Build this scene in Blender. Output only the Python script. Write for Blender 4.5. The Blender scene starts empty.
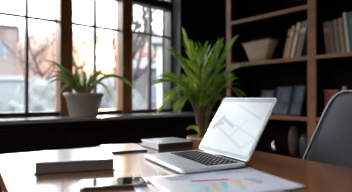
import bpy, bmesh, math, random
from mathutils import Vector, Matrix, Euler
random.seed(7)
PI = math.pi
SC = bpy.context.scene
COL = SC.collection
YAW = math.radians(50.4)                      # the view direction, measured from the window wall's run
FW = Vector((math.cos(YAW), math.sin(YAW), 0))
RT = Vector((math.sin(YAW), -math.cos(YAW), 0))
EYE = 0.94
def ground_point(right, ahead, z=0.0):
    """a place in the street, so many metres to the right of and ahead of the visitor's spot"""
    return FW*ahead + RT*right + Vector((0, 0, z))

# ------------------------------------------------------------------ camera
cam_d = bpy.data.cameras.new('camera'); cam = bpy.data.objects.new('camera', cam_d); COL.objects.link(cam)
cam.location = (0, 0, EYE)
cam.rotation_euler = (PI/2, 0, YAW - PI/2)
cam_d.sensor_width = 36; cam_d.lens = 36*338/352
cam_d.shift_y = 1.5/352
cam_d.clip_start = 0.02; cam_d.clip_end = 500
cam_d.dof.use_dof = True; cam_d.dof.focus_distance = 1.02; cam_d.dof.aperture_fstop = 3.0
SC.camera = cam

# ------------------------------------------------------------------ light, exposure
SC.view_settings.view_transform = 'Standard'; SC.view_settings.look = 'None'
SC.view_settings.gamma = 1; SC.view_settings.use_curve_mapping = False
SC.view_settings.exposure = 0.36
SUN_DIR = (FW + RT*((97-176)/338) + Vector((0, 0, 41/338))).normalized()
SKY = 7.0; GLOW = 9.0; SUN_E = 4.0
w = bpy.data.worlds.new('sky'); SC.world = w; w.use_nodes = True
nt = w.node_tree; nt.nodes.clear()
N = nt.nodes.new; Lk = nt.links.new
tc = N('ShaderNodeTexCoord'); out = N('ShaderNodeOutputWorld'); bg = N('ShaderNodeBackground')
dot = N('ShaderNodeVectorMath'); dot.operation = 'DOT_PRODUCT'; dot.inputs[1].default_value = SUN_DIR
Lk(tc.outputs['Generated'], dot.inputs[0])
def powr(e):
    m0 = N('ShaderNodeMath'); m0.operation = 'MAXIMUM'; m0.inputs[1].default_value = 0; Lk(dot.outputs['Value'], m0.inputs[0])
    m = N('ShaderNodeMath'); m.operation = 'POWER'; m.inputs[1].default_value = e; Lk(m0.outputs[0], m.inputs[0]); return m
sep = N('ShaderNodeSeparateXYZ'); Lk(tc.outputs['Generated'], sep.inputs[0])
ramp = N('ShaderNodeValToRGB'); Lk(sep.outputs['Z'], ramp.inputs[0])
ramp.color_ramp.elements[0].position = 0.0; ramp.color_ramp.elements[0].color = (.050, .044, .046, 1)
ramp.color_ramp.elements[1].position = 0.55; ramp.color_ramp.elements[1].color = (1.25, 1.35, 1.5, 1)
for ps, cl in ((.08, (.078, .066, .066, 1)), (.125, (.088, .073, .072, 1)), (.17, (.26, .24, .24, 1)), (.215, (1.7, 1.7, 1.7, 1))):
    e = ramp.color_ramp.elements.new(ps); e.color = cl
sc1 = N('ShaderNodeVectorMath'); sc1.operation = 'SCALE'; sc1.inputs['Scale'].default_value = SKY; Lk(ramp.outputs[0], sc1.inputs[0])
acc = sc1
for ex, colr in ((2600, (GLOW*4, GLOW*2.6, GLOW*1.2)), (200, (GLOW*.11, GLOW*.035, GLOW*.004)), (25, (GLOW*.05, GLOW*.016, GLOW*.003))):
    p = powr(ex); s = N('ShaderNodeVectorMath'); s.operation = 'SCALE'; s.inputs[0].default_value = colr; Lk(p.outputs[0], s.inputs['Scale'])
    a = N('ShaderNodeVectorMath'); a.operation = 'ADD'; Lk(acc.outputs[0], a.inputs[0]); Lk(s.outputs[0], a.inputs[1]); acc = a
Lk(acc.outputs[0], bg.inputs['Color']); bg.inputs['Strength'].default_value = 1; Lk(bg.outputs[0], out.inputs['Surface'])
sd = bpy.data.lights.new('sun', 'SUN'); sd.energy = SUN_E; sd.angle = math.radians(2.0); sd.color = (1, .66, .38)
so = bpy.data.objects.new('sun', sd); COL.objects.link(so); so.location = SUN_DIR*30
so.rotation_euler = SUN_DIR.to_track_quat('Z', 'Y').to_euler()

# ------------------------------------------------------------------ materials
def mat(name, col, rough=.5, metal=0, spec=.5, emit=None, estr=1, var=None, scale=8, stretch=(1, 1, 1), kind='noise', coat=0, trans=0, bump=0):
    m = bpy.data.materials.new(name); m.use_nodes = True; t = m.node_tree; b = t.nodes['Principled BSDF']
    b.inputs['Base Color'].default_value = (*col, 1); b.inputs['Roughness'].default_value = rough
    b.inputs['Metallic'].default_value = metal; b.inputs['Specular IOR Level'].default_value = spec
    b.inputs['Coat Weight'].default_value = coat; b.inputs['Coat Roughness'].default_value = .2
    if emit: b.inputs['Emission Color'].default_value = (*emit, 1); b.inputs['Emission Strength'].default_value = estr
    if var is not None:
        c = t.nodes.new('ShaderNodeTexCoord'); mp = t.nodes.new('ShaderNodeMapping'); mp.inputs['Scale'].default_value = stretch
        t.links.new(c.outputs['Object'], mp.inputs[0])
        if kind == 'brick':
            n = t.nodes.new('ShaderNodeTexBrick'); n.inputs['Scale'].default_value = scale
            n.inputs['Color1'].default_value = (*col, 1); n.inputs['Color2'].default_value = (*[x*.8 for x in col], 1); n.inputs['Mortar'].default_value = (*var, 1)
            t.links.new(mp.outputs[0], n.inputs['Vector']); t.links.new(n.outputs['Color'], b.inputs['Base Color'])
        else:
            if kind == 'wave':
                n = t.nodes.new('ShaderNodeTexWave'); n.inputs['Distortion'].default_value = 5; n.inputs['Detail'].default_value = 4
            else:
                n = t.nodes.new('ShaderNodeTexNoise'); n.inputs['Detail'].default_value = 6; n.inputs['Roughness'].default_value = .6
            n.inputs['Scale'].default_value = scale
            t.links.new(mp.outputs[0], n.inputs['Vector'])
            r = t.nodes.new('ShaderNodeValToRGB'); t.links.new(n.outputs[1 if kind == 'wave' else 0], r.inputs[0])
            r.color_ramp.elements[0].position = .3; r.color_ramp.elements[1].position = .7
            r.color_ramp.elements[0].color = (*var, 1); r.color_ramp.elements[1].color = (*col, 1)
            t.links.new(r.outputs[0], b.inputs['Base Color'])
            if bump:
                bp = t.nodes.new('ShaderNodeBump'); bp.inputs['Strength'].default_value = bump; bp.inputs['Distance'].default_value = .002
                t.links.new(n.outputs[1 if kind == 'wave' else 0], bp.inputs['Height']); t.links.new(bp.outputs[0], b.inputs['Normal'])
    if trans:
        tr = t.nodes.new('ShaderNodeBsdfTranslucent'); mx = t.nodes.new('ShaderNodeMixShader'); mx.inputs[0].default_value = trans
        src = b.inputs['Base Color'].links[0].from_socket if b.inputs['Base Color'].links else None
        if src: t.links.new(src, tr.inputs[0])
        else: tr.inputs[0].default_value = (*col, 1)
        o = t.nodes['Material Output']; t.links.new(b.outputs[0], mx.inputs[1]); t.links.new(tr.outputs[0], mx.inputs[2]); t.links.new(mx.outputs[0], o.inputs['Surface'])
    return m
def glass_mat():
    m = bpy.data.materials.new('window_glass'); m.use_nodes = True; t = m.node_tree; t.nodes.clear()
    o = t.nodes.new('ShaderNodeOutputMaterial'); tr = t.nodes.new('ShaderNodeBsdfTransparent'); g = t.nodes.new('ShaderNodeBsdfGlossy'); mx = t.nodes.new('ShaderNodeMixShader')
    tr.inputs[0].default_value = (.95, .96, .96, 1); g.inputs['Roughness'].default_value = .02
    f = t.nodes.new('ShaderNodeFresnel'); f.inputs['IOR'].default_value = 1.45
    t.links.new(f.outputs[0], mx.inputs[0]); t.links.new(tr.outputs[0], mx.inputs[1]); t.links.new(g.outputs[0], mx.inputs[2]); t.links.new(mx.outputs[0], o.inputs[0]); return m
M = dict(
    wall=mat('dark_wall_paint', (.008, .0075, .008), .75, spec=.15, var=(.006, .0055, .006), scale=3),
    wainscot=mat('black_panelling', (.009, .007, .007), .5, spec=.3, var=(.005, .004, .004), scale=4, stretch=(1, 1, .1)),
    side=mat('plain_wall', (.30, .26, .23), .8, var=(.26, .23, .2), scale=2),
    floor=mat('brown_floorboards', (.17, .08, .045), .4, var=(.09, .045, .025), scale=5, stretch=(.2, 3, 1)),
    ceil=mat('ceiling_paint', (.30, .28, .26), .8, var=(.27, .25, .23), scale=2),
    sill=mat('sill_window_sheen', (.42, .43, .47), .2, coat=.6, var=(.34, .35, .38), scale=4),  # dark sill lightened so its colour carries the window's reflection
    post=mat('brown_window_wood', (.36, .15, .05), .4, var=(.22, .09, .03), scale=6, stretch=(4, 4, .4)),
    sash=mat('dark_sash_paint', (.04, .026, .02), .4, var=(.025, .017, .013), scale=6),
    jamb=mat('grey_jamb_paint', (.16, .18, .22), .55, var=(.13, .15, .18), scale=5),
    glass=glass_mat(),
    shelf=mat('red_brown_shelf_wood', (.36, .155, .075), .42, var=(.22, .09, .042), scale=6, stretch=(2, .25, 2)),
    shelf_shaded=mat('shelf_wood_in_shade', (.008, .005, .004), .75, spec=.15, var=(.005, .0035, .003), scale=6),  # near-black copy of the shelf wood, holding the bays' shade
    table=mat('walnut_table', (.36, .14, .055), .22, var=(.20, .072, .028), scale=5, stretch=(4, .35, 1), spec=.8, coat=1),
    pages=mat('paper_pages', (.62, .55, .45), .8, var=(.42, .36, .29), scale=40, stretch=(.1, .1, 8)),
    pages_dark=mat('shaded_pages', (.085, .06, .048), .8, var=(.05, .036, .028), scale=40, stretch=(.1, .1, 8)),  # page edges darkened to hold the shade on the book's front
    pages_grey=mat('grey_pages', (.85, .85, .88), .8, var=(.6, .6, .64), scale=40, stretch=(.1, .1, 8)),
    blackc=mat('black_book_cover', (.02, .018, .018), .3, var=(.03, .026, .025), scale=20),
    lavc=mat('pale_cover_sheen', (.78, .79, .88), .25, var=(.70, .71, .80), scale=6, coat=1),  # lightened so black books' tops show the window's reflection
    paper=mat('white_paper', (.72, .74, .84), .5, var=(.66, .68, .80), scale=5),
    alu=mat('silver_aluminium', (.74, .80, .81), .34, metal=.3, var=(.58, .60, .62), scale=30),
    bezel=mat('grey_bezel', (.26, .28, .30), .3, var=(.2, .22, .24), scale=20),
    key=mat('black_keys', (.010, .011, .013), .7, spec=.15, var=(.016, .017, .02), scale=50),
    legend=mat('key_legend', (.6, .62, .65), .5),
    phone=mat('black_phone_body', (.012, .012, .014), .3, var=(.02, .02, .022), scale=20),
    phoneg=mat('phone_glass', (.01, .011, .014), .04, spec=.5, coat=0),
    chrome=mat('polished_steel', (.75, .75, .76), .15, metal=1, var=(.68, .68, .7), scale=20),
    leather=mat('black_leather', (.035, .040, .047), .38, var=(.026, .03, .036), scale=60, bump=.15),
    piping=mat('pale_piping', (.55, .55, .56), .4, var=(.45, .45, .46), scale=60),
    cerw=mat('white_ceramic_pot', (.50, .42, .36), .5, var=(.42, .34, .29), scale=12),
    tan=mat('tan_clay_pot', (.62, .33, .17), .6, var=(.50, .26, .13), scale=15),
    soil=mat('soil', (.03, .02, .014), .95, var=(.015, .01, .008), scale=40),
    palm=mat('palm_leaf', (.34, .54, .055), .38, var=(.06, .16, .025), scale=9, trans=.35),
    stem=mat('palm_stem', (.17, .12, .05), .6, var=(.09, .06, .03), scale=20, stretch=(4, 4, .5)),
    strap=mat('strap_leaf', (.22, .34, .05), .4, var=(.07, .15, .02), scale=6, trans=.3),
    strapw=mat('cream_leaf_edge', (.55, .60, .25), .45, var=(.45, .5, .2), scale=8, trans=.3),
    basket=mat('cream_wicker', (.60, .48, .34), .8, var=(.42, .32, .22), scale=22, stretch=(.3, .3, 3), bump=.5),
    wood2=mat('carved_wood', (.10, .045, .018), .6, var=(.04, .02, .01), scale=10, stretch=(1, 1, 6)),
    cerg=mat('grey_patterned_ceramic', (.055, .05, .045), .5, var=(.015, .014, .014), scale=30),
    redc=mat('red_brown_box', (.34, .10, .055), .55, var=(.22, .06, .035), scale=10),
    photo=mat('dark_photo_print', (.14, .19, .23), .3, var=(.03, .04, .05), scale=14),
    frame=mat('black_frame', (.02, .02, .022), .35, var=(.03, .03, .033), scale=20),
    screen=mat('lit_screen', (.02, .02, .02), .25, emit=(.80, .87, .88), estr=.43),
    screen2=mat('lit_screen_reflection_line', (.02, .02, .02), .25, emit=(.60, .68, .69), estr=.43),  # grey lines drawn as the window lattice reflected in the screen
    screen3=mat('lit_screen_grey_blot', (.02, .02, .02), .25, emit=(.40, .44, .46), estr=.43),
    red=mat('red_ink', (.80, .06, .12), .6, var=(.68, .09, .14), scale=30), teal=mat('teal_ink', (.28, .66, .68), .6, var=(.36, .72, .74), scale=30),
    orange=mat('orange_ink', (.88, .50, .30), .6, var=(.9, .6, .42), scale=30), slate=mat('slate_ink', (.26, .42, .50), .6, var=(.34, .50, .56), scale=30),
    mint=mat('mint_ink', (.50, .78, .76), .6, var=(.6, .82, .8), scale=30), grey=mat('grey_ink', (.42, .44, .52), .6, var=(.5, .52, .6), scale=30),
    brick=mat('brick', (.34, .105, .045), .9, var=(.14, .11, .10), scale=1.0, kind='brick', stretch=(.6, .6, .6)),
    render=mat('pale_render', (.15, .165, .17), .9, var=(.12, .13, .135), scale=1),
    brightr=mat('white_render', (.30, .325, .325), .9, var=(.27, .29, .29), scale=1),
    mauve=mat('mauve_render', (.08, .07, .073), .9, var=(.055, .05, .052), scale=.5),
    rooft=mat('roof_slate', (.07, .065, .07), .9, var=(.05, .045, .05), scale=1),
    street=mat('street_surface', (.10, .105, .11), .8, var=(.07, .075, .08), scale=.4),
    bark=mat('bark', (.075, .06, .055), .9, var=(.05, .04, .038), scale=3),
    shrub=mat('winter_shrub', (.14, .145, .14), .9, var=(.045, .05, .045), scale=2.4),
    pane=mat('dark_far_pane', (.08, .10, .13), .2, var=(.10, .12, .15), scale=2),
    whitep=mat('white_paint', (.19, .195, .20), .7, var=(.165, .17, .17), scale=2),
)
SPINES = {k: mat('spine_'+k, c, .6, var=[x*.6 for x in c], scale=14, stretch=(1, 1, .3)) for k, c in dict(
    tan=(.55, .31, .15), cream=(.85, .72, .55), orange=(.75, .40, .17), charcoal=(.07, .065, .065), grey=(.22, .21, .21),
    oxblood=(.16, .04, .03), brown=(.20, .11, .065), umber=(.12, .075, .05), khaki=(.30, .22, .14), white=(.60, .64, .66), teal=(.06, .12, .13), slate=(.13, .16, .18)).items()}

# ------------------------------------------------------------------ mesh helpers
def box(bm, x0, x1, y0, y1, z0, z1, mi=0, mtx=None):
    vs = [bm.verts.new(v) for v in ((x0, y0, z0), (x1, y0, z0), (x1, y1, z0), (x0, y1, z0), (x0, y0, z1), (x1, y0, z1), (x1, y1, z1), (x0, y1, z1))]
    if mtx: [setattr(v, 'co', mtx @ v.co) for v in vs]
    fs = []
    for q in ((0, 3, 2, 1), (4, 5, 6, 7), (0, 1, 5, 4), (1, 2, 6, 5), (2, 3, 7, 6), (3, 0, 4, 7)):
        f = bm.faces.new([vs[i] for i in q]); f.material_index = mi; fs.append(f)
    return fs
def prism(bm, pts, z0, z1, mi=0):
    a = [bm.verts.new((x, y, z0)) for x, y in pts]; b = [bm.verts.new((x, y, z1)) for x, y in pts]; n = len(pts)
    for f in ([bm.faces.new(list(reversed(a))), bm.faces.new(b)] + [bm.faces.new((a[i], a[(i+1) % n], b[(i+1) % n], b[i])) for i in range(n)]): f.material_index = mi
def rrect(w, d, r, n=5):
    pts = []
    for cx, cy, a0 in ((w/2-r, d/2-r, 0), (-w/2+r, d/2-r, 90), (-w/2+r, -d/2+r, 180), (w/2-r, -d/2+r, 270)):
        for i in range(n+1):
            a = math.radians(a0+90*i/n); pts.append((cx+r*math.cos(a), cy+r*math.sin(a)))
    return pts
def lathe(bm, prof, n=28, cx=0, cy=0, mi=0, wob=0):
    rings = []
    for r, z in prof:
        if r < 1e-5: rings.append([bm.verts.new((cx, cy, z))])
        else: rings.append([bm.verts.new((cx+r*math.cos(2*PI*i/n), cy+r*math.sin(2*PI*i/n), z)) for i in range(n)])
    for a, b in zip(rings, rings[1:]):
        for i in range(n):
            j = (i+1) % n
            if len(a) == 1 and len(b) == 1: continue
            if len(a) == 1: f = bm.faces.new((a[0], b[j], b[i]))
            elif len(b) == 1: f = bm.faces.new((a[i], a[j], b[0]))
            else: f = bm.faces.new((a[i], a[j], b[j], b[i]))
            f.material_index = mi; f.smooth = True
def tube(bm, pts, rad, n=6, mi=0, closed=False):
    pts = [Vector(p) for p in pts]; rs = rad if isinstance(rad, (list, tuple)) else [rad]*len(pts); rings = []
    for i, p in enumerate(pts):
        t = (pts[(i+1) % len(pts)]-pts[i-1]) if closed else (pts[min(i+1, len(pts)-1)]-pts[max(i-1, 0)])
        t.normalize(); u = t.orthogonal() if abs(t.z) > .95 else t.cross(Vector((0, 0, 1))); u.normalize(); v = t.cross(u)
        rings.append([bm.verts.new(p+rs[i]*(u*math.cos(2*PI*k/n)+v*math.sin(2*PI*k/n))) for k in range(n)])
    prs = list(zip(rings, rings[1:])) + ([(rings[-1], rings[0])] if closed else [])
    for a, b in prs:
        for k in range(n):
            f = bm.faces.new((a[k], a[(k+1) % n], b[(k+1) % n], b[k])); f.material_index = mi; f.smooth = True
    if not closed:
        bm.faces.new(list(reversed(rings[0]))).material_index = mi; bm.faces.new(rings[-1]).material_index = mi
def obj(name, bm, mats, parent=None, bevel=0, smooth=False):
    bmesh.ops.recalc_face_normals(bm, faces=bm.faces)
    me = bpy.data.meshes.new(name); bm.to_mesh(me); bm.free()
    for m in (mats if isinstance(mats, (list, tuple)) else [mats]): me.materials.append(m)
    if smooth:
        for p in me.polygons: p.use_smooth = True
    o = bpy.data.objects.new(name, me); COL.objects.link(o)
    if parent: o.parent = parent
    if bevel:
        b = o.modifiers.new('bevel', 'BEVEL'); b.width = bevel; b.segments = 2; b.limit_method = 'ANGLE'
    return o
def thing(name, label, cat, loc=(0, 0, 0), rot=0, group=None):
    o = bpy.data.objects.new(name, None); COL.objects.link(o); o.empty_display_size = .05
    o.location = loc; o.rotation_euler = rot if isinstance(rot, tuple) else (0, 0, rot)
    return tag(o, label, cat, group)
def tag(o, label, cat, group=None):
    o['label'] = label; o['category'] = cat
    if group: o['group'] = group
    return o
def struct(name, bm, m, parent=None, bevel=0):
    o = obj(name, bm, m, parent, bevel)
    if not parent: o['kind'] = 'structure'
    return o
NB = bmesh.new

# ------------------------------------------------------------------ the room
XB, XL, YF, YR = 2.58, -1.6, 2.55, -2.2            # back wall, left wall, window wall's face, wall behind
bm = NB(); box(bm, XL-.1, XB+.1, YR-.1, 2.9, -.1, 0); struct('floor', bm, M['floor'])
bm = NB(); box(bm, XL-.1, XB+.1, YR-.1, 2.9, 2.65, 2.75); struct('ceiling', bm, M['ceil'])
bm = NB(); box(bm, XB, XB+.12, YR-.1, 2.9, 0, 2.65); struct('wall_right', bm, M['wall'])
LY0, LY1 = -.8, .9                               # unseen window added in the left wall to light bookcase and chair
bm = NB(); box(bm, XL-.12, XL, YR-.1, LY0, 0, 2.65); box(bm, XL-.12, XL, LY1, 2.9, 0, 2.65); box(bm, XL-.12, XL, LY0, LY1, 0, .8); box(bm, XL-.12, XL, LY0, LY1, 2.4, 2.65)
struct('wall_left', bm, M['side'])
W = bpy.data.objects.new('window_9', None); COL.objects.link(W); W['kind'] = 'structure'; W.location = (XL-.06, LY0, .8)
bm = NB(); L = LY1-LY0
for a, b, c, d in ((0, .05, 0, 1.6), (L-.05, L, 0, 1.6), (L/3-.03, L/3+.03, 0, 1.6), (2*L/3-.03, 2*L/3+.03, 0, 1.6), (0, L, 0, .05), (0, L, 1.55, 1.6), (0, L, .78, .80)): box(bm, -.04, .04, a, b, c, d)
obj('window_frame', bm, M['post'], W)
bm = NB(); box(bm, 0, .004, 0, L, 0, 1.6); obj('pane', bm, M['glass'], W)
bm = NB(); box(bm, XL, XB, YR-.12, YR, 0, 2.65); struct('wall_behind', bm, M['side'])
WX = 2.17                                          # right end of the window opening
bm = NB()
box(bm, XL, XB, 2.34, 2.85, 0, .77)
struct('wall_window', bm, M['wainscot'])
bm = NB(); box(bm, WX, XB, YF, 2.85, .795, 2.65); struct('wall_front', bm, M['wall'])
bm = NB(); box(bm, XL, WX, YF, 2.85, 2.42, 2.65); struct('wall_header', bm, M['wall'])
bm = NB(); box(bm, WX-.012, WX, YF-.002, 2.66, .795, 2.42); struct('trim_1', bm, M['jamb'])
bm = NB(); box(bm, XL, XB, 2.30, 2.85, .77, .795); struct('trim_2', bm, M['sill'], bevel=.004)
bm = NB()                                          # raised panels of the wainscot
x = XL+.05
while x < XB-.3:
    box(bm, x, x+.42, 2.325, 2.34, .12, .68); x += .50
box(bm, XL, XB, 2.322, 2.34, .715, .735)
struct('trim_3', bm, M['wainscot'], bevel=.004)
posts = [1.046+.561*i for i in range(-4, 3)]
for k, c in enumerate(posts[:-1]):
    bm = NB(); box(bm, c-.054, c+.048, 2.62, 2.74, .795, 2.42); struct('trim_%d' % (k+4), bm, M['post'], bevel=.004)
posts[-1] = WX+.042-.012
for k in range(len(posts)-1):
    a, b = posts[k]+.048, posts[k+1]-.054
    W = bpy.data.objects.new('window_%d' % (k+1), None); COL.objects.link(W); W['kind'] = 'structure'; W.location = (a, 2.7, .795)
    L = b-a
    bm = NB(); box(bm, 0, L, -.06, .04, 0, .035); box(bm, 0, L, -.06, .04, 1.025, 1.105); box(bm, 0, L, -.06, .04, 1.59, 1.625)
    if k == len(posts)-2: box(bm, L-.03, L, -.06, .04, 0, 1.625)
    obj('window_frame', bm, M['sash'], W, .003)
    bm = NB(); box(bm, L*.5-.012, L*.5+.008, -.02, .02, .035, 1.025); box(bm, 0, L, -.018, .018, .748, .764)
    obj('muntin', bm, M['sash'], W)
    bm = NB(); box(bm, 0, L, .0, .004, .035, 1.025); obj('pane', bm, M['glass'], W)
    bm = NB(); box(bm, 0, L, .0, .004, 1.105, 1.59); obj('pane', bm, M['glass'], W)
bm = NB(); box(bm, XB-.012, XB, YR, 2.3, 0, .1); struct('baseboard_right', bm, M['wainscot'])

# ------------------------------------------------------------------ outside the windows
GZ = -.7
bm = NB(); box(bm, -60, 90, 3.0, 130, GZ-.2, GZ); o = struct('ground_street', bm, M['street'])
def house(name, label, right, ahead, wid, dep, h, m, rot=0, roof=None, wins=(), hip=1.5):
    p = ground_point(right, ahead, GZ); t = thing(name, label, 'building', p, YAW-PI/2+rot)
    bm = NB(); box(bm, -wid/2, wid/2, 0, dep, 0, h); obj('wall', bm, m, t)
    bm = NB()
    if hip:
        v = [bm.verts.new(q) for q in ((-wid/2-.3, -.3, h), (wid/2+.3, -.3, h), (wid/2+.3, dep+.3, h), (-wid/2-.3, dep+.3, h), (-wid/2+.5, dep/2, h+hip), (wid/2-.5, dep/2, h+hip))]
        for q in ((0, 1, 5, 4), (2, 3, 4, 5), (1, 2, 5), (3, 0, 4), (3, 2, 1, 0)): bm.faces.new([v[i] for i in q])
    else: box(bm, -wid/2-.15, wid/2+.15, -.15, dep+.15, h, h+.2)
    obj('roof', bm, roof or M['rooft'], t)
    for x, z, ww, hh in wins:
        bm = NB(); box(bm, x-ww/2-.12, x+ww/2+.12, -.06, .02, z-.12, z+hh+.12); f = obj('window', bm, M['whitep'], t)
        bm = NB(); box(bm, x-ww/2, x+ww/2, -.09, -.055, z, z+hh); obj('pane', bm, M['pane'], f)
    return t
# brick house: right corner 46% of the way left of the view axis
house('brick_street_house', 'orange brick building with a white framed window seen through the left window', -17.2, 26.1, 9, 8, 7.4, M['brick'], .437, None,
      [(3.1, 4.9, .8, 1.2), (.2, 4.9, .8, 1.2), (3.1, 1.6, .8, 1.2), (.2, 1.6, .8, 1.2)], hip=0)
house('terrace_house', 'low grey terrace seen behind the bare trees through the middle window', -10.5, 42, 15, 8, 2.9, M['mauve'], 0, None,
      [(-5, 1.5, 1, 1.4), (-2, 1.5, 1, 1.4), (1, 1.5, 1, 1.4), (4, 1.5, 1, 1.4)], 1.6)
house('gabled_house', 'mauve grey house with a pitched roof seen behind trees through the right window', -2.0, 30, 7, 7, 4.2, M['mauve'], 0, None,
      [(-2.2, 1.4, .9, 1.3), (0, 1.4, .9, 1.3), (2.2, 1.4, .9, 1.3)], 1.4)
house('white_outbuilding', 'tall white rendered outbuilding just outside the right end of the right window', 1.06, 9.5, 3.2, 3, 3.15, M['brightr'], 0, M['whitep'], (), hip=0)
def garden_wall():
    t = thing('garden_wall', 'pale blue grey garden wall with white coping outside the left window', 'wall', ground_point(-7.6, 12, GZ), YAW-PI/2)
    bm = NB(); box(bm, -3, 4.2, 0, .25, 0, 2.25); obj('wall_body', bm, M['render'], t)
    bm = NB(); box(bm, -3.1, 2.2, -.06, .31, 2.25, 2.42); obj('coping', bm, M['whitep'], t)
garden_wall()
def tree(label, right, ahead, h, seed, lean=0, r0=.11):
    rnd = random.Random(seed); bm = NB()
    def grow(p, d, L, r, lev):
        pts = [p.copy()]; rs = [r]; q = p.copy(); dd = d.copy()
        for i in range(4):
            dd = (dd+Vector((rnd.uniform(-.14, .14), rnd.uniform(-.14, .14), rnd.uniform(-.02, .12)))).normalized(); q = q+dd*L/4; pts.append(q.copy()); rs.append(r*(1-.13*(i+1)))
        tube(bm, pts, rs, 5 if lev < 2 else 3)
        if lev >= 4: return
        for i in range(4 if lev else 5):
            s = pts[rnd.choice((2, 3, 4))] if lev else pts[rnd.choice((3, 4))]
            ax = Vector((rnd.uniform(-1, 1), rnd.uniform(-1, 1), rnd.uniform(-.1, .9))).normalized()
            grow(s, (dd*.55+ax*.8).normalized(), L*rnd.uniform(.55, .78), r*.5, lev+1)
    grow(Vector((0, 0, 0)), Vector((lean, 0, 1)).normalized(), h*.38, r0, 0)
    o = obj('bare_tree', bm, M['bark']); o.location = ground_point(right, ahead, GZ); tag(o, label, 'tree')
    return o
tree('small bare tree with twiggy crown outside the left window beside the brown post', -8.1, 20, 5.6, 3, r0=.08)
tree('bare tree standing left of the low sun in the middle window', -4.1, 14, 7.6, 5, r0=.14)
tree('tall bare tree right of the low sun in the middle window', -3.0, 15.5, 9.0, 9, r0=.17)
tree('bare spreading tree outside the left half of the right window', -1.5, 13, 8.0, 12, r0=.15)
tree('bare tree with low forked branches seen through the left window beside the brick building', -6.6, 17, 7.2, 21, r0=.12)
tree('bare tree outside the right half of the right window', -.75, 17, 9.5, 15, r0=.18)
def shrub(label, right, ahead, w, h, seed):
    rnd = random.Random(seed); bm = NB()
    bmesh.ops.create_icosphere(bm, subdivisions=4, radius=1)
    ph = [rnd.uniform(0, 6) for _ in range(6)]
    for v in bm.verts:
        c = v.co; k = 1+.13*math.sin(5*c.x+ph[0])*math.sin(6*c.y+ph[1])+.10*math.sin(9*c.z+ph[2])*math.sin(8*c.x+ph[3])+rnd.uniform(-.07, .07)
        v.co = Vector((c.x*w/2*k, c.y*w/2.6*k, (c.z*k*.55+.42)*h)); v.co.z = max(v.co.z, -.05)
    o = obj('shrub', bm, M['shrub']); o.location = ground_point(right, ahead, GZ); tag(o, label, 'shrub', None)
shrub('broad pale winter shrub below the brick building outside the left window', -6.3, 10.6, 2.0, 1.75, 1)
shrub('rounded grey green shrub outside the left window behind the strap-leaved plant', -3.9, 9.6, 1.5, 2.2, 2)
shrub('dense grey shrub under the low sun outside the middle window', -2.35, 10.6, 1.6, 2.1, 3)
shrub('grey shrub beyond the left half of the right window', -1.15, 8.2, .9, 1.9, 4)

# ------------------------------------------------------------------ bookcase
SX = 2.262
BC = thing('bookcase', 'tall red-brown wooden bookcase with open shelves along the back wall', 'bookcase', (SX, 1.2, 0))
def bc(name, x0, x1, y0, y1, z0, z1, m, bev=.002):
    bm = NB(); box(bm, x0-SX, x1-SX, y0-1.2, y1-1.2, z0, z1); return obj(name, bm, m, BC, bev)
BX = 2.565
bc('side_panel', SX+.02, BX, 1.985, 2.030, 0, 2.35, M['shelf_shaded']); bc('lit_front_strip', SX, SX+.02, 1.985, 2.030, 0, 2.35, M['shelf'])  # lighter front strips made to look lit against the shaded carcass
bc('divider_panel', SX+.02, BX, 1.200, 1.262, 0, 2.35, M['shelf_shaded']); bc('lit_front_strip', SX, SX+.02, 1.200, 1.262, 0, 2.35, M['shelf'])
bc('side_panel', SX+.02, BX, .40, .45, 0, 2.35, M['shelf_shaded']); bc('lit_front_strip', SX, SX+.02, .40, .45, 0, 2.35, M['shelf'])
bc('back_panel', BX-.012, BX, .45, 1.985, .0, 2.35, M['shelf_shaded'])
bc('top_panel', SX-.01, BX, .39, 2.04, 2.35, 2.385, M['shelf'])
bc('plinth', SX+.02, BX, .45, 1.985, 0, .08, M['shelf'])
for zt in (.49, .80, 1.236, 1.605, 1.98):
    bc('shelf', SX+.016, BX-.012, 1.262, 1.985, zt-.028, zt, M['shelf_shaded']); bc('shelf_lip', SX+.001, SX+.016, 1.262, 1.985, zt-.028, zt, M['shelf'])
for zt in (.49, .80, 1.236, 1.70):
    bc('shelf', SX+.016, BX-.012, .45, 1.200, zt-.028, zt, M['shelf_shaded']); bc('shelf_lip', SX+.001, SX+.016, .45, 1.200, zt-.028, zt, M['shelf'])

# ------------------------------------------------------------------ books
def book_upright(label, y, z, t, h, d, m, lean, pivot='right', group=None, x=2.275, band=None):
    """spine towards the room (-X); leans sideways about a bottom edge"""
    r = thing('book', label, 'book', (x, y, z), (0, lean, -PI/2), group)
    x0, x1 = (-t, 0) if pivot == 'right' else (0, t)
    bm = NB(); box(bm, x0, x0+.003, 0, d, 0, h); box(bm, x1-.003, x1, 0, d, 0, h); box(bm, x0, x1, -.002, .004, 0, h)
    cv = obj('cover', bm, m, r, .001)
    bm = NB(); box(bm, x0+.003, x1-.003, .004, d-.004, .003, h-.004); obj('page_block', bm, M['pages'], r)
    if band:
        bm = NB(); box(bm, x0+.002, x1-.002, -.0035, -.0015, h*.68, h*.80); obj('spine_band', bm, band, cv)
    return r
S = SPINES; le = .235; y = 1.470
row = [('tan leather book, leftmost of the leaning row beside the wicker basket', .022, .218, S['tan'], S['umber']),
       ('bright orange-tan book, second of the leaning row beside the wicker basket', .024, .240, S['orange'], S['cream']),
       ('dark umber book wedged between the orange and the cream one', .014, .236, S['umber'], None),
       ('pale cream book, brightest in the leaning row left of the divider', .024, .256, S['cream'], S['tan']),
       ('slim charcoal book just right of the pale cream one', .016, .258, S['charcoal'], S['grey']),
       ('khaki book, next to last in the leaning row left of the divider', .020, .262, S['khaki'], S['cream']),
       ('grey book touching the bookcase divider, last of the leaning row', .022, .264, S['grey'], S['white'])]
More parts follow.
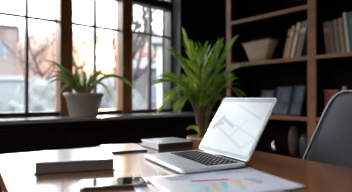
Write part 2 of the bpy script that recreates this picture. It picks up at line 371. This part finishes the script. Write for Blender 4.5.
for lb, t, h, m, bd in row:
    y -= t/math.cos(le)
    book_upright(lb, y, 1.2365, t-.001, h, .17, m, le, 'right', 'books leaning on the middle shelf left of the divider', 2.276, bd)
le = -.11; y = 1.130
row = [('dark red book, leftmost in the row right of the bookcase divider', .020, .222, 'oxblood'), ('dark umber book, second in the row right of the divider', .018, .226, 'umber'),
       ('brown book, third in the row right of the divider', .020, .218, 'brown'), ('dark book, fourth in the row right of the divider', .014, .222, 'charcoal'),
       ('khaki book, fifth in the row right of the divider', .018, .228, 'khaki'), ('dark umber book, sixth in the row right of the divider', .014, .226, 'umber'),
       ('tan book, two places left of the tall white one', .018, .232, 'tan'), ('brown book just left of the tall white one', .016, .236, 'brown'),
       ('tall white-spined book, brightest in the row right of the divider', .018, .264, 'white'), ('dark teal book just right of the tall white one', .020, .252, 'teal'),
       ('slate grey book, next to last in the row right of the divider', .024, .262, 'slate'), ('charcoal book, furthest right in the row right of the divider', .026, .25, 'charcoal')]
for lb, t, h, k in row:
    book_upright(lb, y, 1.2365, t-.001, h, .17, S[k], le, 'left', 'books leaning on the middle shelf right of the divider', 2.276, S['khaki'] if k in ('oxblood', 'umber', 'slate') else None)
    y -= t/math.cos(le)

# basket, frames and ornaments on the shelves
def basket():
    t = thing('wicker_basket', 'cream wicker basket with flared sides on the middle shelf beside the leaning books', 'basket', (2.285, 1.735, 1.2365))
    bm = NB(); n = 18; R = []
    prof = [(0, .088, .035), (.05, .105, .042), (.11, .125, .052), (.165, .150, .062), (.172, .154, .064), (.168, .146, .057), (.1, .118, .045), (.01, .085, .030)]
    for z, a, d in prof:
        ring = []
        for x, y in rrect(2*a, 2*d, .025, 6):
            zz = z + (.012*max(0, -x/a)*(-1) if z > .15 else 0) + (.006*math.sin(x*40) if z > .15 else 0)
            ring.append(bm.verts.new((y+.066, x, zz if z < .15 else zz)))
        R.append(ring)
    for A, B in zip(R, R[1:]):
        for i in range(len(A)):
            j = (i+1) % len(A); f = bm.faces.new((A[i], A[j], B[j], B[i])); f.smooth = True
    bm.faces.new(R[0]); bm.faces.new(R[-1])
    obj('basket_body', bm, M['basket'], t)
    bm = NB(); ring = [(y+.066, x, .170+.006*math.sin(x*40)) for x, y in rrect(.306, .128, .028, 6)]; tube(bm, ring, .005, 6, closed=True); obj('rim', bm, S['brown'], t)
basket()
def frame(label, y, w, h, rz=0):
    t = thing('photo_frame', label, 'picture frame', (2.29, y, .807), (0, .36, rz), 'framed photographs on the lower shelf')
    bm = NB(); b = .009
    box(bm, 0, .014, -w/2, -w/2+b, 0, h); box(bm, 0, .014, w/2-b, w/2, 0, h); box(bm, 0, .014, -w/2+b, w/2-b, 0, b); box(bm, 0, .014, -w/2+b, w/2-b, h-b, h); box(bm, .010, .014, -w/2+b, w/2-b, b, h-b)
    obj('frame', bm, M['frame'], t)
    bm = NB(); box(bm, .006, .009, -w/2+b, w/2-b, b, h-b); obj('photograph', bm, M['photo'], t)
    bm = NB(); a = [bm.verts.new(v) for v in ((.014, -.02, h*.7), (.014, .02, h*.7), (.0145+.006, .02, .0), (.0205, -.02, .0))]; bm.faces.new(a); bm.normal_update(); bmesh.ops.solidify(bm, geom=bm.faces[:], thickness=.003); obj('easel_back', bm, M['frame'], t)
frame('small dark photo frame, leftmost of the three on the lower shelf', 1.665, .125, .205)
frame('widest dark photo frame, middle of the three on the lower shelf', 1.515, .145, .235)
frame('narrow dark photo frame nearest the divider on the lower shelf', 1.385, .095, .240)
def vase(name, label, cat, x, y, z, prof, m, sub=None):
    t = thing(name, label, cat, (x, y, z)); bm = NB(); lathe(bm, prof, 24); obj('body', bm, m, t)
    if sub: n_, p_, m_ = sub; bm = NB(); lathe(bm, p_, 24); obj(n_, bm, m_, t)
vase('wooden_vase', 'carved brown wooden vase on the bottom shelf', 'vase', 2.36, 1.43, .4915, [(0, 0), (.022, 0), (.03, .03), (.040, .12), (.036, .17), (.022, .205), (.02, .22), (.014, .22), (.014, .20), (0, .19)], M['wood2'], ('lip', [(.019, .218), (.024, .22), (.024, .226), (.015, .226), (.015, .218)], M['wood2']))
vase('patterned_jar', 'grey patterned ceramic jar beside the wooden vase', 'jar', 2.36, 1.335, .4915, [(0, 0), (.03, 0), (.036, .02), (.038, .12), (.030, .15), (.026, .155), (0, .155)], M['cerg'], ('lid', [(0, .156), (.028, .156), (.028, .166), (.010, .172), (.008, .185), (0, .187)], M['wood2']))
vase('steel_cup', 'small shiny steel cup on the bottom shelf left of the wooden vase', 'cup', 2.34, 1.59, .4915, [(0, 0), (.014, 0), (.017, .004), (.020, .10), (.018, .10), (.015, .006), (0, .005)], M['chrome'], ('rim', [(.018, .0995), (.021, .0995), (.021, .102), (.018, .102)], M['chrome']))
def redbox():
    t = thing('storage_box', 'red-brown storage box on the shelf behind the black chair', 'box', (2.40, 1.117, .8015))
    bm = NB(); box(bm, -.09, .09, -.046, .046, 0, .168); obj('body', bm, M['redc'], t, .004)
    bm = NB(); box(bm, -.094, .094, -.050, .050, .168, .193); obj('lid', bm, M['redc'], t, .004)
redbox()
vase('bottle', 'small bottle with a white cap beside the red-brown box', 'bottle', 2.315, 1.025, .8015, [(0, 0), (.024, 0), (.027, .006), (.027, .14), (.014, .165), (.013, .175), (0, .175)], SPINES['umber'], ('cap', [(0, .174), (.015, .174), (.015, .210), (.013, .213), (0, .213)], M['cerw']))

# ------------------------------------------------------------------ sill plant
LEAF_UP = Vector((-.45, -.40, .62))
def leaf_mesh(bm, pts, wid, up=None, mi=0, edge=None, fold=.25):
    """a strap leaf along pts, widest near a third, with a mid-fold; optional pale edge strips"""
    n = len(pts); rows = []
    for i, p in enumerate(pts):
        t = (pts[min(i+1, n-1)]-pts[max(i-1, 0)]).normalized(); s = t.cross(up or LEAF_UP)
        if s.length < .05: s = Vector((1, 0, 0))
        s.normalize(); nn = s.cross(t).normalized(); f = i/(n-1); w_ = wid*max(.04, min(1, (f+.18)*2.6))*max(0.03, (1-f**3.6))
        cols = (-1, -.62, 0, .62, 1) if edge is not None else (-1, 0, 1)
        rows.append([bm.verts.new(p+s*w_*c+nn*abs(c)*w_*fold) for c in cols])
    for a, b in zip(rows, rows[1:]):
        for k in range(len(a)-1):
            f = bm.faces.new((a[k], a[k+1], b[k+1], b[k])); f.smooth = True
            f.material_index = edge if (edge is not None and k in (0, len(a)-2)) else mi
def arc(p0, tip, rise, n=9):
    p0 = Vector(p0); tip = Vector(tip); c = (p0+tip)/2; c.z = max(p0.z, tip.z)+rise; c += (p0-tip)*.10*Vector((1, 1, 0)) if False else Vector()
    return [(1-t)**2*p0+2*t*(1-t)*c+t*t*tip for t in [i/(n-1) for i in range(n)]]
PX, PY, PZ = 1.119, 2.47, .7955
sp = thing('potted_plant', 'strap-leaved green plant in a white ceramic pot on the window sill', 'potted plant', (PX, PY, PZ))
bm = NB(); lathe(bm, [(0, 0), (.100, 0), (.106, .006), (.138, .150), (.149, .152), (.151, .178), (.146, .180), (.140, .176), (.132, .150), (.128, .14)], 36); obj('pot', bm, M['cerw'], sp)
bm = NB(); lathe(bm, [(0, .150), (.06, .153), (.1325, .148)], 24); obj('soil', bm, M['soil'], sp)
Lr, Lf = Vector((RT.x, RT.y, 0)), Vector((FW.x, FW.y, 0))
# leaf tips: metres right of, behind(+)/before(-), above the pot's rim
tips = [(-.36, -.02, .27, .02), (-.34, .04, .16, .06), (-.28, -.06, .05, .12), (-.20, -.10, -.07, .16), (-.24, .08, .21, .02), (-.17, -.06, .17, .04), (-.10, .06, .20, .02), (-.22, -.12, .11, .08),
        (-.07, -.09, .15, .05), (-.02, .08, .19, .02), (.03, -.06, .15, .04), (.07, .07, .19, .03), (.11, -.07, .12, .06), (.18, .04, .20, .03), (.20, -.05, .13, .08), (.42, -.06, .00, .24),
        (.24, -.10, -.06, .19), (.30, .05, .10, .11), (.13, -.15, .00, .11), (-.13, -.16, .00, .11), (.0, -.17, .03, .10), (.35, -.02, .07, .16), (-.15, .07, .13, .07), (.15, -.02, .17, .05),
        (-.34, .02, .10, .10), (.06, -.15, .08, .08)]
for i, (a, b, c, rise) in enumerate(tips):
    bm = NB(); an = math.atan2(b, a)
    base = Lr*.025*math.cos(an)+Lf*.025*math.sin(an)+Vector((0, 0, .15)); tp = Lr*a+Lf*b+Vector((0, 0, .178+c*.88))
    if (PY+tp.y) > 2.60: tp.y = 2.60-PY
    leaf_mesh(bm, arc(base, tp, rise+.03), .0135 if i % 3 else .0165, Vector((-.5+.3*math.sin(i*2.1), -.4+.3*math.cos(i*1.7), .55)), edge=1)
    obj('leaf', bm, [M['strap'], M['strapw']], sp)

# ------------------------------------------------------------------ palm
pl = thing('potted_palm', 'tall bushy green palm in a tan clay pot standing behind the table corner', 'potted plant', (1.548, 1.575, 0))
bm = NB(); lathe(bm, [(0, 0), (.078, 0), (.084, .01), (.104, .615), (.116, .618), (.119, .685), (.112, .688), (.106, .68), (.100, .64)], 32); obj('pot', bm, M['tan'], pl)
bm = NB(); lathe(bm, [(0, .645), (.05, .65), (.103, .642)], 24); obj('soil', bm, M['soil'], pl)
rnd = random.Random(4)
def frond(a, b, z, rise=.0, ln=.16, nl=10, wid=.012, start=.36, ba=None):
    """a cane with a feathered frond to a tip (a right, b beyond, z above floor)"""
    tip = Lr*a+Lf*b+Vector((0, 0, z)); bs = Lr*(a*.08-.012)+Lf*(b*.08)+Vector((0, 0, .645))
    mid = Lr*a*.26+Lf*b*.26+Vector((0, 0, .645+(z-.645)*.62+rise))
    n = 16; P = [(1-t)**2*bs+2*t*(1-t)*mid+t*t*tip for t in [i/(n-1) for i in range(n)]]
    bm = NB(); tube(bm, P, [.006*(1-.75*i/(n-1)) for i in range(n)], 5); st = obj('stem', bm, M['stem'], pl)
    bm = NB()
    for k in range(nl):
        f = start+(1-start)*k/(nl-1); i = min(n-2, int(f*(n-1))); p = P[i].lerp(P[i+1], f*(n-1)-i); t = (P[i+1]-P[i]).normalized()
        sd = t.cross(Vector((0, 0, 1)))
        if sd.length < .2: sd = t.cross(Lf)
        sd.normalize(); ll = ln*(.62+.5*math.sin(PI*(k+1)/(nl+1)))*rnd.uniform(.88, 1.1)
        for s in (-1, 1):
            ang = .78-.45*k/(nl-1)+rnd.uniform(-.1, .1)
            d = (t*math.cos(ang)+sd*s*math.sin(ang)+Vector((0, 0, rnd.uniform(-.05, .18)))).normalized()
            q = p+d*ll; q.z -= ll*rnd.uniform(.05, .22)
            c = p+d*ll*.55+Vector((0, 0, .012))
            leaf_mesh(bm, [(1-u)**2*p+2*u*(1-u)*c+u*u*q for u in (0, .2, .4, .6, .8, 1)], wid*.62*rnd.uniform(.85, 1.15), Vector((rnd.uniform(-.9, .3), rnd.uniform(-.9, .3), .6)), fold=.3)
    obj('frond', bm, M['palm'], pl)
for fr in [(-.12, .00, 1.31, .04, .14, 8, .017), (-.19, -.03, 1.20, .10, .15, 8, .017), (-.27, .04, 1.04, .20, .14, 8, .016), (-.25, -.06, .90, .30, .12, 8, .015), (-.22, -.10, 1.06, .18, .14, 8, .016),
           (-.09, .08, 1.26, .04, .15, 8, .016), (.02, .05, 1.16, .06, .14, 8, .015), (.08, -.05, 1.24, .02, .14, 8, .015), (.16, .02, 1.27, .06, .14, 8, .015), (.19, -.05, 1.12, .16, .13, 8, .015),
           (.20, .08, .98, .26, .12, 8, .014), (.10, -.12, 1.04, .14, .13, 8, .015), (-.05, -.14, 1.10, .10, .15, 8, .016), (-.14, -.14, .92, .24, .13, 8, .015), (.15, -.10, .88, .26, .11, 7, .013), (-.18, .09, .98, .24, .13, 8, .015), (-.02, -.10, 1.20, .04, .15, 8, .016), (.0, .12, 1.02, .16, .14, 8, .016)]:
    frond(*fr)
bm = NB()
leaf_mesh(bm, arc(Vector((0, 0, .66)), Lr*-.125+Lf*-.06+Vector((0, 0, .735)), .05), .018); obj('young_leaf', bm, M['palm'], pl)

# ------------------------------------------------------------------ office chair
ch = thing('office_chair', 'black leather office chair with pale piping at the right side of the table', 'chair', (1.123, .498, 0), math.radians(172-90))
# local: +y faces the table, x across the seat
def back_pt(u, z, off=0):
    f = (z-.46)/.51
    hw = .315-.115*f**1.15 if z < .90 else .315-.115*((.90-.46)/.51)**1.15
    if z > .88: k = min(1, (z-.88)/.088); hw = hw-.075*(1-math.sqrt(max(0, 1-k*k)))
    yb = -.155-.16*f+.075*abs(u)**2.2*(1-.35*f)
    return Vector((u*hw, yb+off, z))
zs = [.46, .50, .56, .62, .68, .74, .80, .85, .88, .905, .925, .94, .952, .960, .966]; us = [-1, -.92, -.8, -.6, -.35, 0, .35, .6, .8, .92, 1]
bm = NB(); th = .045
F = [[bm.verts.new(back_pt(u, z, th*(1-.35*abs(u)**4)*.5)) for u in us] for z in zs]; B = [[bm.verts.new(back_pt(u, z, -th*(1-.35*abs(u)**4)*.5)) for u in us] for z in zs]
for i in range(len(zs)-1):
    for j in range(len(us)-1): bm.faces.new((F[i][j], F[i][j+1], F[i+1][j+1], F[i+1][j])); bm.faces.new((B[i][j+1], B[i][j], B[i+1][j], B[i+1][j+1]))
    bm.faces.new((F[i][0], F[i+1][0], B[i+1][0], B[i][0])); bm.faces.new((F[i][-1], B[i][-1], B[i+1][-1], F[i+1][-1]))
for j in range(len(us)-1): bm.faces.new((F[-1][j], F[-1][j+1], B[-1][j+1], B[-1][j])); bm.faces.new((F[0][j+1], F[0][j], B[0][j], B[0][j+1]))
bk = obj('backrest', bm, M['leather'], ch, smooth=True)
for off in (th*.34, -th*.34):
    bm = NB(); path = [back_pt(-1.005, z, off) for z in zs]+[back_pt(u, zs[-1]+.001, off) for u in us[1:-1]]+[back_pt(1.005, z, off) for z in reversed(zs)]
    tube(bm, path, .0032, 6); obj('piping', bm, M['piping'], bk)
bm = NB()
for k, (z, g) in enumerate(((.42, -.03), (.43, 0), (.475, .012), (.495, .004), (.50, -.03))): pass
prism(bm, rrect(.50, .46, .09, 6), .415, .49); o = obj('seat', bm, M['leather'], ch, .022, True); o.location = (0, .05, 0)
bm = NB(); tube(bm, [(0, .03, .10), (0, .03, .415)], .028, 14); tube(bm, [(0, .03, .06), (0, .03, .22)], .038, 14); obj('gas_column', bm, M['chrome'], ch)
bm = NB(); box(bm, -.09, .09, -.10, .14, .385, .415); tube(bm, [(0, -.08, .40), (0, -.19, .43), (0, -.20, .52)], .02, 8); obj('tilt_mechanism', bm, M['frame'], ch)
for k in range(5):
    a = 2*PI*k/5+.3; c, s = math.cos(a), math.sin(a)
    bm = NB(); tube(bm, [(c*.03, .03+s*.03, .115), (c*.16, .03+s*.16, .10), (c*.285, .03+s*.285, .075)], [.024, .019, .014], 8); lg = obj('base_arm', bm, M['chrome'], ch)
    bm = NB(); p = Vector((c*.285, .03+s*.285, .029)); tube(bm, [p+Vector((-s*.018, c*.018, 0)), p+Vector((s*.018, -c*.018, 0))], .028, 14); tube(bm, [p+Vector((0, 0, .02)), p+Vector((0, 0, .05))], .008, 8); obj('caster', bm, M['frame'], lg)

# ------------------------------------------------------------------ table
TA = math.radians(172)
tb = thing('table', 'glossy brown wooden table holding the laptop and books', 'table', (.536, .4077, 0), TA)
bm = NB(); box(bm, -.405, .405, -.80, .80, .715, .75); obj('tabletop', bm, M['table'], tb, .004)
bm = NB(); box(bm, -.36, .36, -.755, -.735, .63, .715); box(bm, -.36, .36, .735, .755, .63, .715); box(bm, -.36, -.34, -.735, .735, .63, .715); box(bm, .34, .36, -.735, .735, .63, .715); obj('apron', bm, M['table'], tb)
for sx in (-1, 1):
    for sy in (-1, 1):
        bm = NB(); cx, cy = sx*.35, sy*.745; lo, hi = .018, .028
        v = [bm.verts.new((cx+a*q, cy+b*q, z)) for z, q in ((0, lo), (.63, hi)) for a, b in ((-1, -1), (1, -1), (1, 1), (-1, 1))]
        for q in ((0, 3, 2, 1), (4, 5, 6, 7), (0, 1, 5, 4), (1, 2, 6, 5), (2, 3, 7, 6), (3, 0, 4, 7)): bm.faces.new([v[i] for i in q])
        obj('leg', bm, M['table'], tb)
TZ = .7502

# books and notebook on the table
def flat_book(name, label, cx, cy, rz, w_, d_, t, cov, pg, z=TZ, spine='right', top=None):
    r = thing(name, label, 'book', (cx, cy, z), rz)
    bm = NB(); o_ = .003
    box(bm, -w_/2, w_/2, -d_/2, d_/2, 0, .003, 0); box(bm, -w_/2, w_/2, -d_/2, d_/2, t-.003, t, 1)
    if spine == 'back': box(bm, -w_/2, w_/2, d_/2-.003, d_/2, .003, t-.003)
    else: box(bm, -w_/2, w_/2, -d_/2, -d_/2+.003, .003, t-.003)
    obj('cover', bm, [cov, top or cov], r, .0008)
    bm = NB(); y0, y1 = (-d_/2+.004, d_/2-.003) if spine == 'back' else (-d_/2+.003, d_/2-.004)
    box(bm, -w_/2+.004, w_/2-.004, y0, y1, .003, t-.003); obj('page_block', bm, pg, r)
    return r
flat_book('book', 'large hardback, top tinted pale with window sheen, lying on the table left of the phone', .387, .909, math.radians(-22.5), .198, .192, .031, M['blackc'], M['pages_dark'], spine='back', top=M['lavc'])
flat_book('book', 'smaller black-spined hardback lying behind the laptop near the table corner', .805, 1.030, math.radians(-7), .150, .138, .0255, M['blackc'], M['pages_grey'], spine='front', top=M['lavc'])
nb = thing('notebook', 'thin pale notebook lying between the large hardback and the black-spined one', 'notebook', (.640, 1.083, TZ), math.radians(-15))
bm = NB(); box(bm, -.068, .068, -.085, .085, 0, .0012); box(bm, -.068, .068, -.085, .085, .0062, .0075, 1); box(bm, -.068, .068, .0838, .085, .0012, .0062); obj('cover', bm, [M['blackc'], M['lavc']], nb)
bm = NB(); box(bm, -.066, .066, -.083, .0838, .0012, .0062); obj('page_block', bm, M['pages_dark'], nb)

# phone
ph = thing('smartphone', 'black smartphone with silver rim lying face up in front of the large book', 'phone', (.362, .650, TZ), math.radians(-25))
bm = NB(); prism(bm, rrect(.140, .068, .010), 0, .0075); obj('phone_body', bm, M['phone'], ph, .0012)
bm = NB(); ring = [(x, y, .0068) for x, y in rrect(.1395, .0675, .010)]; tube(bm, ring, .0017, 6, closed=True); obj('rim', bm, M['chrome'], ph)
bm = NB(); prism(bm, rrect(.135, .063, .008), .0075, .0083); obj('screen', bm, M['phoneg'], ph)
bm = NB(); lathe(bm, [(0, .0088), (.003, .0088), (.003, .0083)], 12, .060, 0); obj('camera', bm, M['chrome'], ph)

# printed chart sheets
def sheet(label, cx, cy, rz, z, marks=()):
    t = thing('chart_sheet', label, 'paper', (cx, cy, z), rz, 'printed chart sheets under the laptop')
    bm = NB(); nx, ny = 20, 14; W_, H_ = .297, .21; g = [[None]*(ny+1) for _ in range(nx+1)]
    for i in range(nx+1):
        for j in range(ny+1):
            x, y = -W_/2+W_*i/nx, -H_/2+H_*j/ny
            g[i][j] = bm.verts.new((x, y, .0004+(.0008*math.sin(x*22+1)**2)))
    for i in range(nx):
        for j in range(ny): bm.faces.new((g[i][j], g[i+1][j], g[i+1][j+1], g[i][j+1])).smooth = True
    bm.normal_update(); bmesh.ops.solidify(bm, geom=bm.faces[:], thickness=.0003)
    sh = obj('sheet', bm, M['paper'], t)
    kz = 0
    for nm, m, polys in marks:
        for (x0, y0, x1, y1, wd) in polys:
            bm = NB()
            a = Vector((x0, y0, 0)); b = Vector((x1, y1, 0)); s = (b-a).normalized().cross(Vector((0, 0, 1)))*wd/2
            kz += .00003; prism(bm, [(q.x, q.y) for q in (a-s, b-s, b+s, a+s)], .0012, .0015+kz)
            obj(nm, bm, m, sh)
    return t
R16 = math.radians(-16.5)
ux = Vector((math.cos(R16), math.sin(R16))); uy = Vector((-ux.y, ux.x))
c0 = Vector((.444, .655))+ux*.1485-uy*.105
def toloc(x, y):
    d = Vector((x, y))-c0; return d.dot(ux), d.dot(uy)
def seg(x0, y0, x1, y1, wd): return (*toloc(x0, y0), *toloc(x1, y1), wd)
marks = [('red_bar', M['red'], [seg(.508, .560, .578, .520, .010), seg(.575, .530, .582, .512, .012)]),
         ('teal_bar', M['teal'], [seg(.560, .510, .520, .470, .012), seg(.595, .500, .545, .440, .010), seg(.50, .505, .47, .47, .009)]),
         ('mint_area', M['mint'], [seg(.500, .555, .470, .500, .022), seg(.545, .525, .515, .480, .016), seg(.46, .57, .44, .54, .014), seg(.485, .535, .46, .49, .016), seg(.565, .50, .545, .46, .008)]),
         ('orange_bar', M['orange'], [seg(.585, .515, .560, .455, .011), seg(.530, .515, .500, .470, .010), seg(.605, .505, .59, .455, .007)]),
         ('slate_bar', M['slate'], [seg(.620, .500, .612, .452, .011), seg(.632, .492, .628, .46, .006)]),
         ('text_line', M['grey'], [seg(.60+.01*k, .575-.022*k*.2, .665+.01*k, .548-.022*k*.2, .0018) for k in range(4)]+[seg(.475, .62-.012*k, .53, .603-.012*k, .0016) for k in range(3)])]
sheet('upper chart sheet with red, teal and orange bars, spread in front of the laptop', c0.x, c0.y, R16, TZ+.0018, marks)
R2 = math.radians(-28); c2 = Vector((.475, .455))
sheet('lower plain-edged sheet half covered by the coloured chart near the phone', c2.x, c2.y, R2, TZ)

# ------------------------------------------------------------------ laptop
LW, LD = .262, .198
ld = math.radians(-103)
lx = Vector((math.cos(ld), math.sin(ld), 0)); ly = Vector((-math.sin(ld), math.cos(ld), 0))
hinge_l = Vector((.788, .834, 0)); lc = hinge_l+lx*LW/2-ly*LD/2
lp = thing('laptop', 'open silver laptop with a lit pale screen on the table', 'laptop', (lc.x, lc.y, TZ+.0038), ld)
bm = NB(); prism(bm, rrect(LW, LD, .012), 0, .0090); base = obj('base', bm, M['alu'], lp, .002)
bm = NB(); prism(bm, rrect(LW-.004, LD-.004, .011), -.0028, 0); obj('underside_shade', bm, M['frame'], lp)  # black underside standing for the shadow line below the front edge
bm = NB(); prism(bm, rrect(LW*.86, LD*.50, .004), .0090, .0094)
for v in bm.verts: v.co.y += LD*.17
kb = obj('keyboard', bm, M['key'], lp)
kw, kd = LW*.86/13, LD*.50/6
kbm = NB(); box(kbm, -kw*.42, kw*.42, -kd*.40, kd*.40, 0, .0014); box(kbm, -kw*.10, kw*.12, -kd*.14, kd*.16, .00141, .0016, 1)
k0 = obj('key', kbm, [M['key'], M['legend']], kb, .0004)
first = True
for r_ in range(6):
    for c_ in range(13):
        if r_ == 0 and 4 <= c_ <= 7: continue
        o = k0 if first else k0.copy()
        if not first: COL.objects.link(o); o.parent = kb
        first = False; o.location = (-LW*.43+kw*(c_+.5), LD*.17-LD*.25+kd*(r_+.5), .0094)
bm = NB(); box(bm, -kw*1.95, kw*1.95, -kd*.40, kd*.40, 0, .0014); o = obj('space_bar', bm, M['key'], kb, .0004); o.location = (-LW*.43+kw*6, LD*.17-LD*.25+kd*.5, .0094)
bm = NB(); prism(bm, rrect(.088, .052, .004), .0090, .0092)
for v in bm.verts: v.co.y -= LD*.30
obj('trackpad', bm, M['alu'], lp)
for fx in (-1, 1):
    for fy in (-1, 1):
        bm = NB(); lathe(bm, [(0, -.0036), (.006, -.0036), (.006, .0005), (0, .0005)], 12, fx*LW*.42, fy*LD*.40); obj('rubber_foot', bm, M['frame'], lp)
lid = bpy.data.objects.new('lid', None); COL.objects.link(lid); lid.parent = lp; lid.location = (0, LD/2-.004, .0098); lid.rotation_euler = (math.radians(58), 0, 0)
# lid local: x across, y up the lid, z towards the viewer side
LH = .203
bm = NB(); prism(bm, [(x, y+LH/2+.004) for x, y in rrect(LW, LH, .010)], -.006, 0); obj('lid_shell', bm, M['alu'], lid, .0012)
bm = NB(); prism(bm, [(x, y+LH/2+.004) for x, y in rrect(LW-.006, LH-.006, .008)], 0, .0006); obj('bezel', bm, M['bezel'], lid)
SW, SH, SY0 = LW-.014, LH-.032, .018
bm = NB(); prism(bm, [(-SW/2, SY0), (SW/2, SY0), (SW/2, SY0+SH), (-SW/2, SY0+SH)], .0006, .0010); obj('screen', bm, M['screen'], lid)
bm = NB(); lathe(bm, [(0, .0012), (.0022, .0012), (.0022, .0006)], 10, 0, LH-.004); obj('webcam', bm, M['chrome'], lid)
bm = NB(); tube(bm, [(-LW*.36, 0, -.002), (LW*.36, 0, -.002)], .0045, 10); obj('hinge', bm, M['frame'], lid)
def uv(u, v): return Vector((-SW/2+SW*u, SY0+SH*v, 0))
scr = [o for o in lid.children if o.name.startswith('screen')][0]
def stroke(a, b, wd, mi, z=.0011):
    bm = NB()
    a, b = uv(*a), uv(*b); s = (b-a).normalized().cross(Vector((0, 0, 1)))*wd/2
    f = bm.faces.new([bm.verts.new(Vector((q.x, q.y, z))) for q in (a+s, b+s, b-s, a-s)])
    obj('screen_line' if mi == 0 else 'screen_blot', bm, M['screen2'] if mi == 0 else M['screen3'], scr)
stroke((0.098, 0.484), (0.829, 0.104), 0.009, 0, 0.00110)
stroke((0.829, 0.104), (.985, 0.33), 0.006, 0, 0.00113)
stroke((0.271, 0.628), (.985, 0.325), 0.006, 0, 0.00116)
stroke((0.519, 0.266), (0.714, 0.646), 0.006, 0, 0.00119)
stroke((0.381, 0.947), (0.938, 0.672), 0.007, 0, 0.00122)
stroke((0.093, 0.388), (0.219, 0.689), 0.016, 1, 0.00125)
stroke((0.086, 0.457), (0.265, 0.538), 0.014, 1, 0.00128)
stroke((0.194, 0.64), (0.513, 0.474), 0.009, 1, 0.00131)
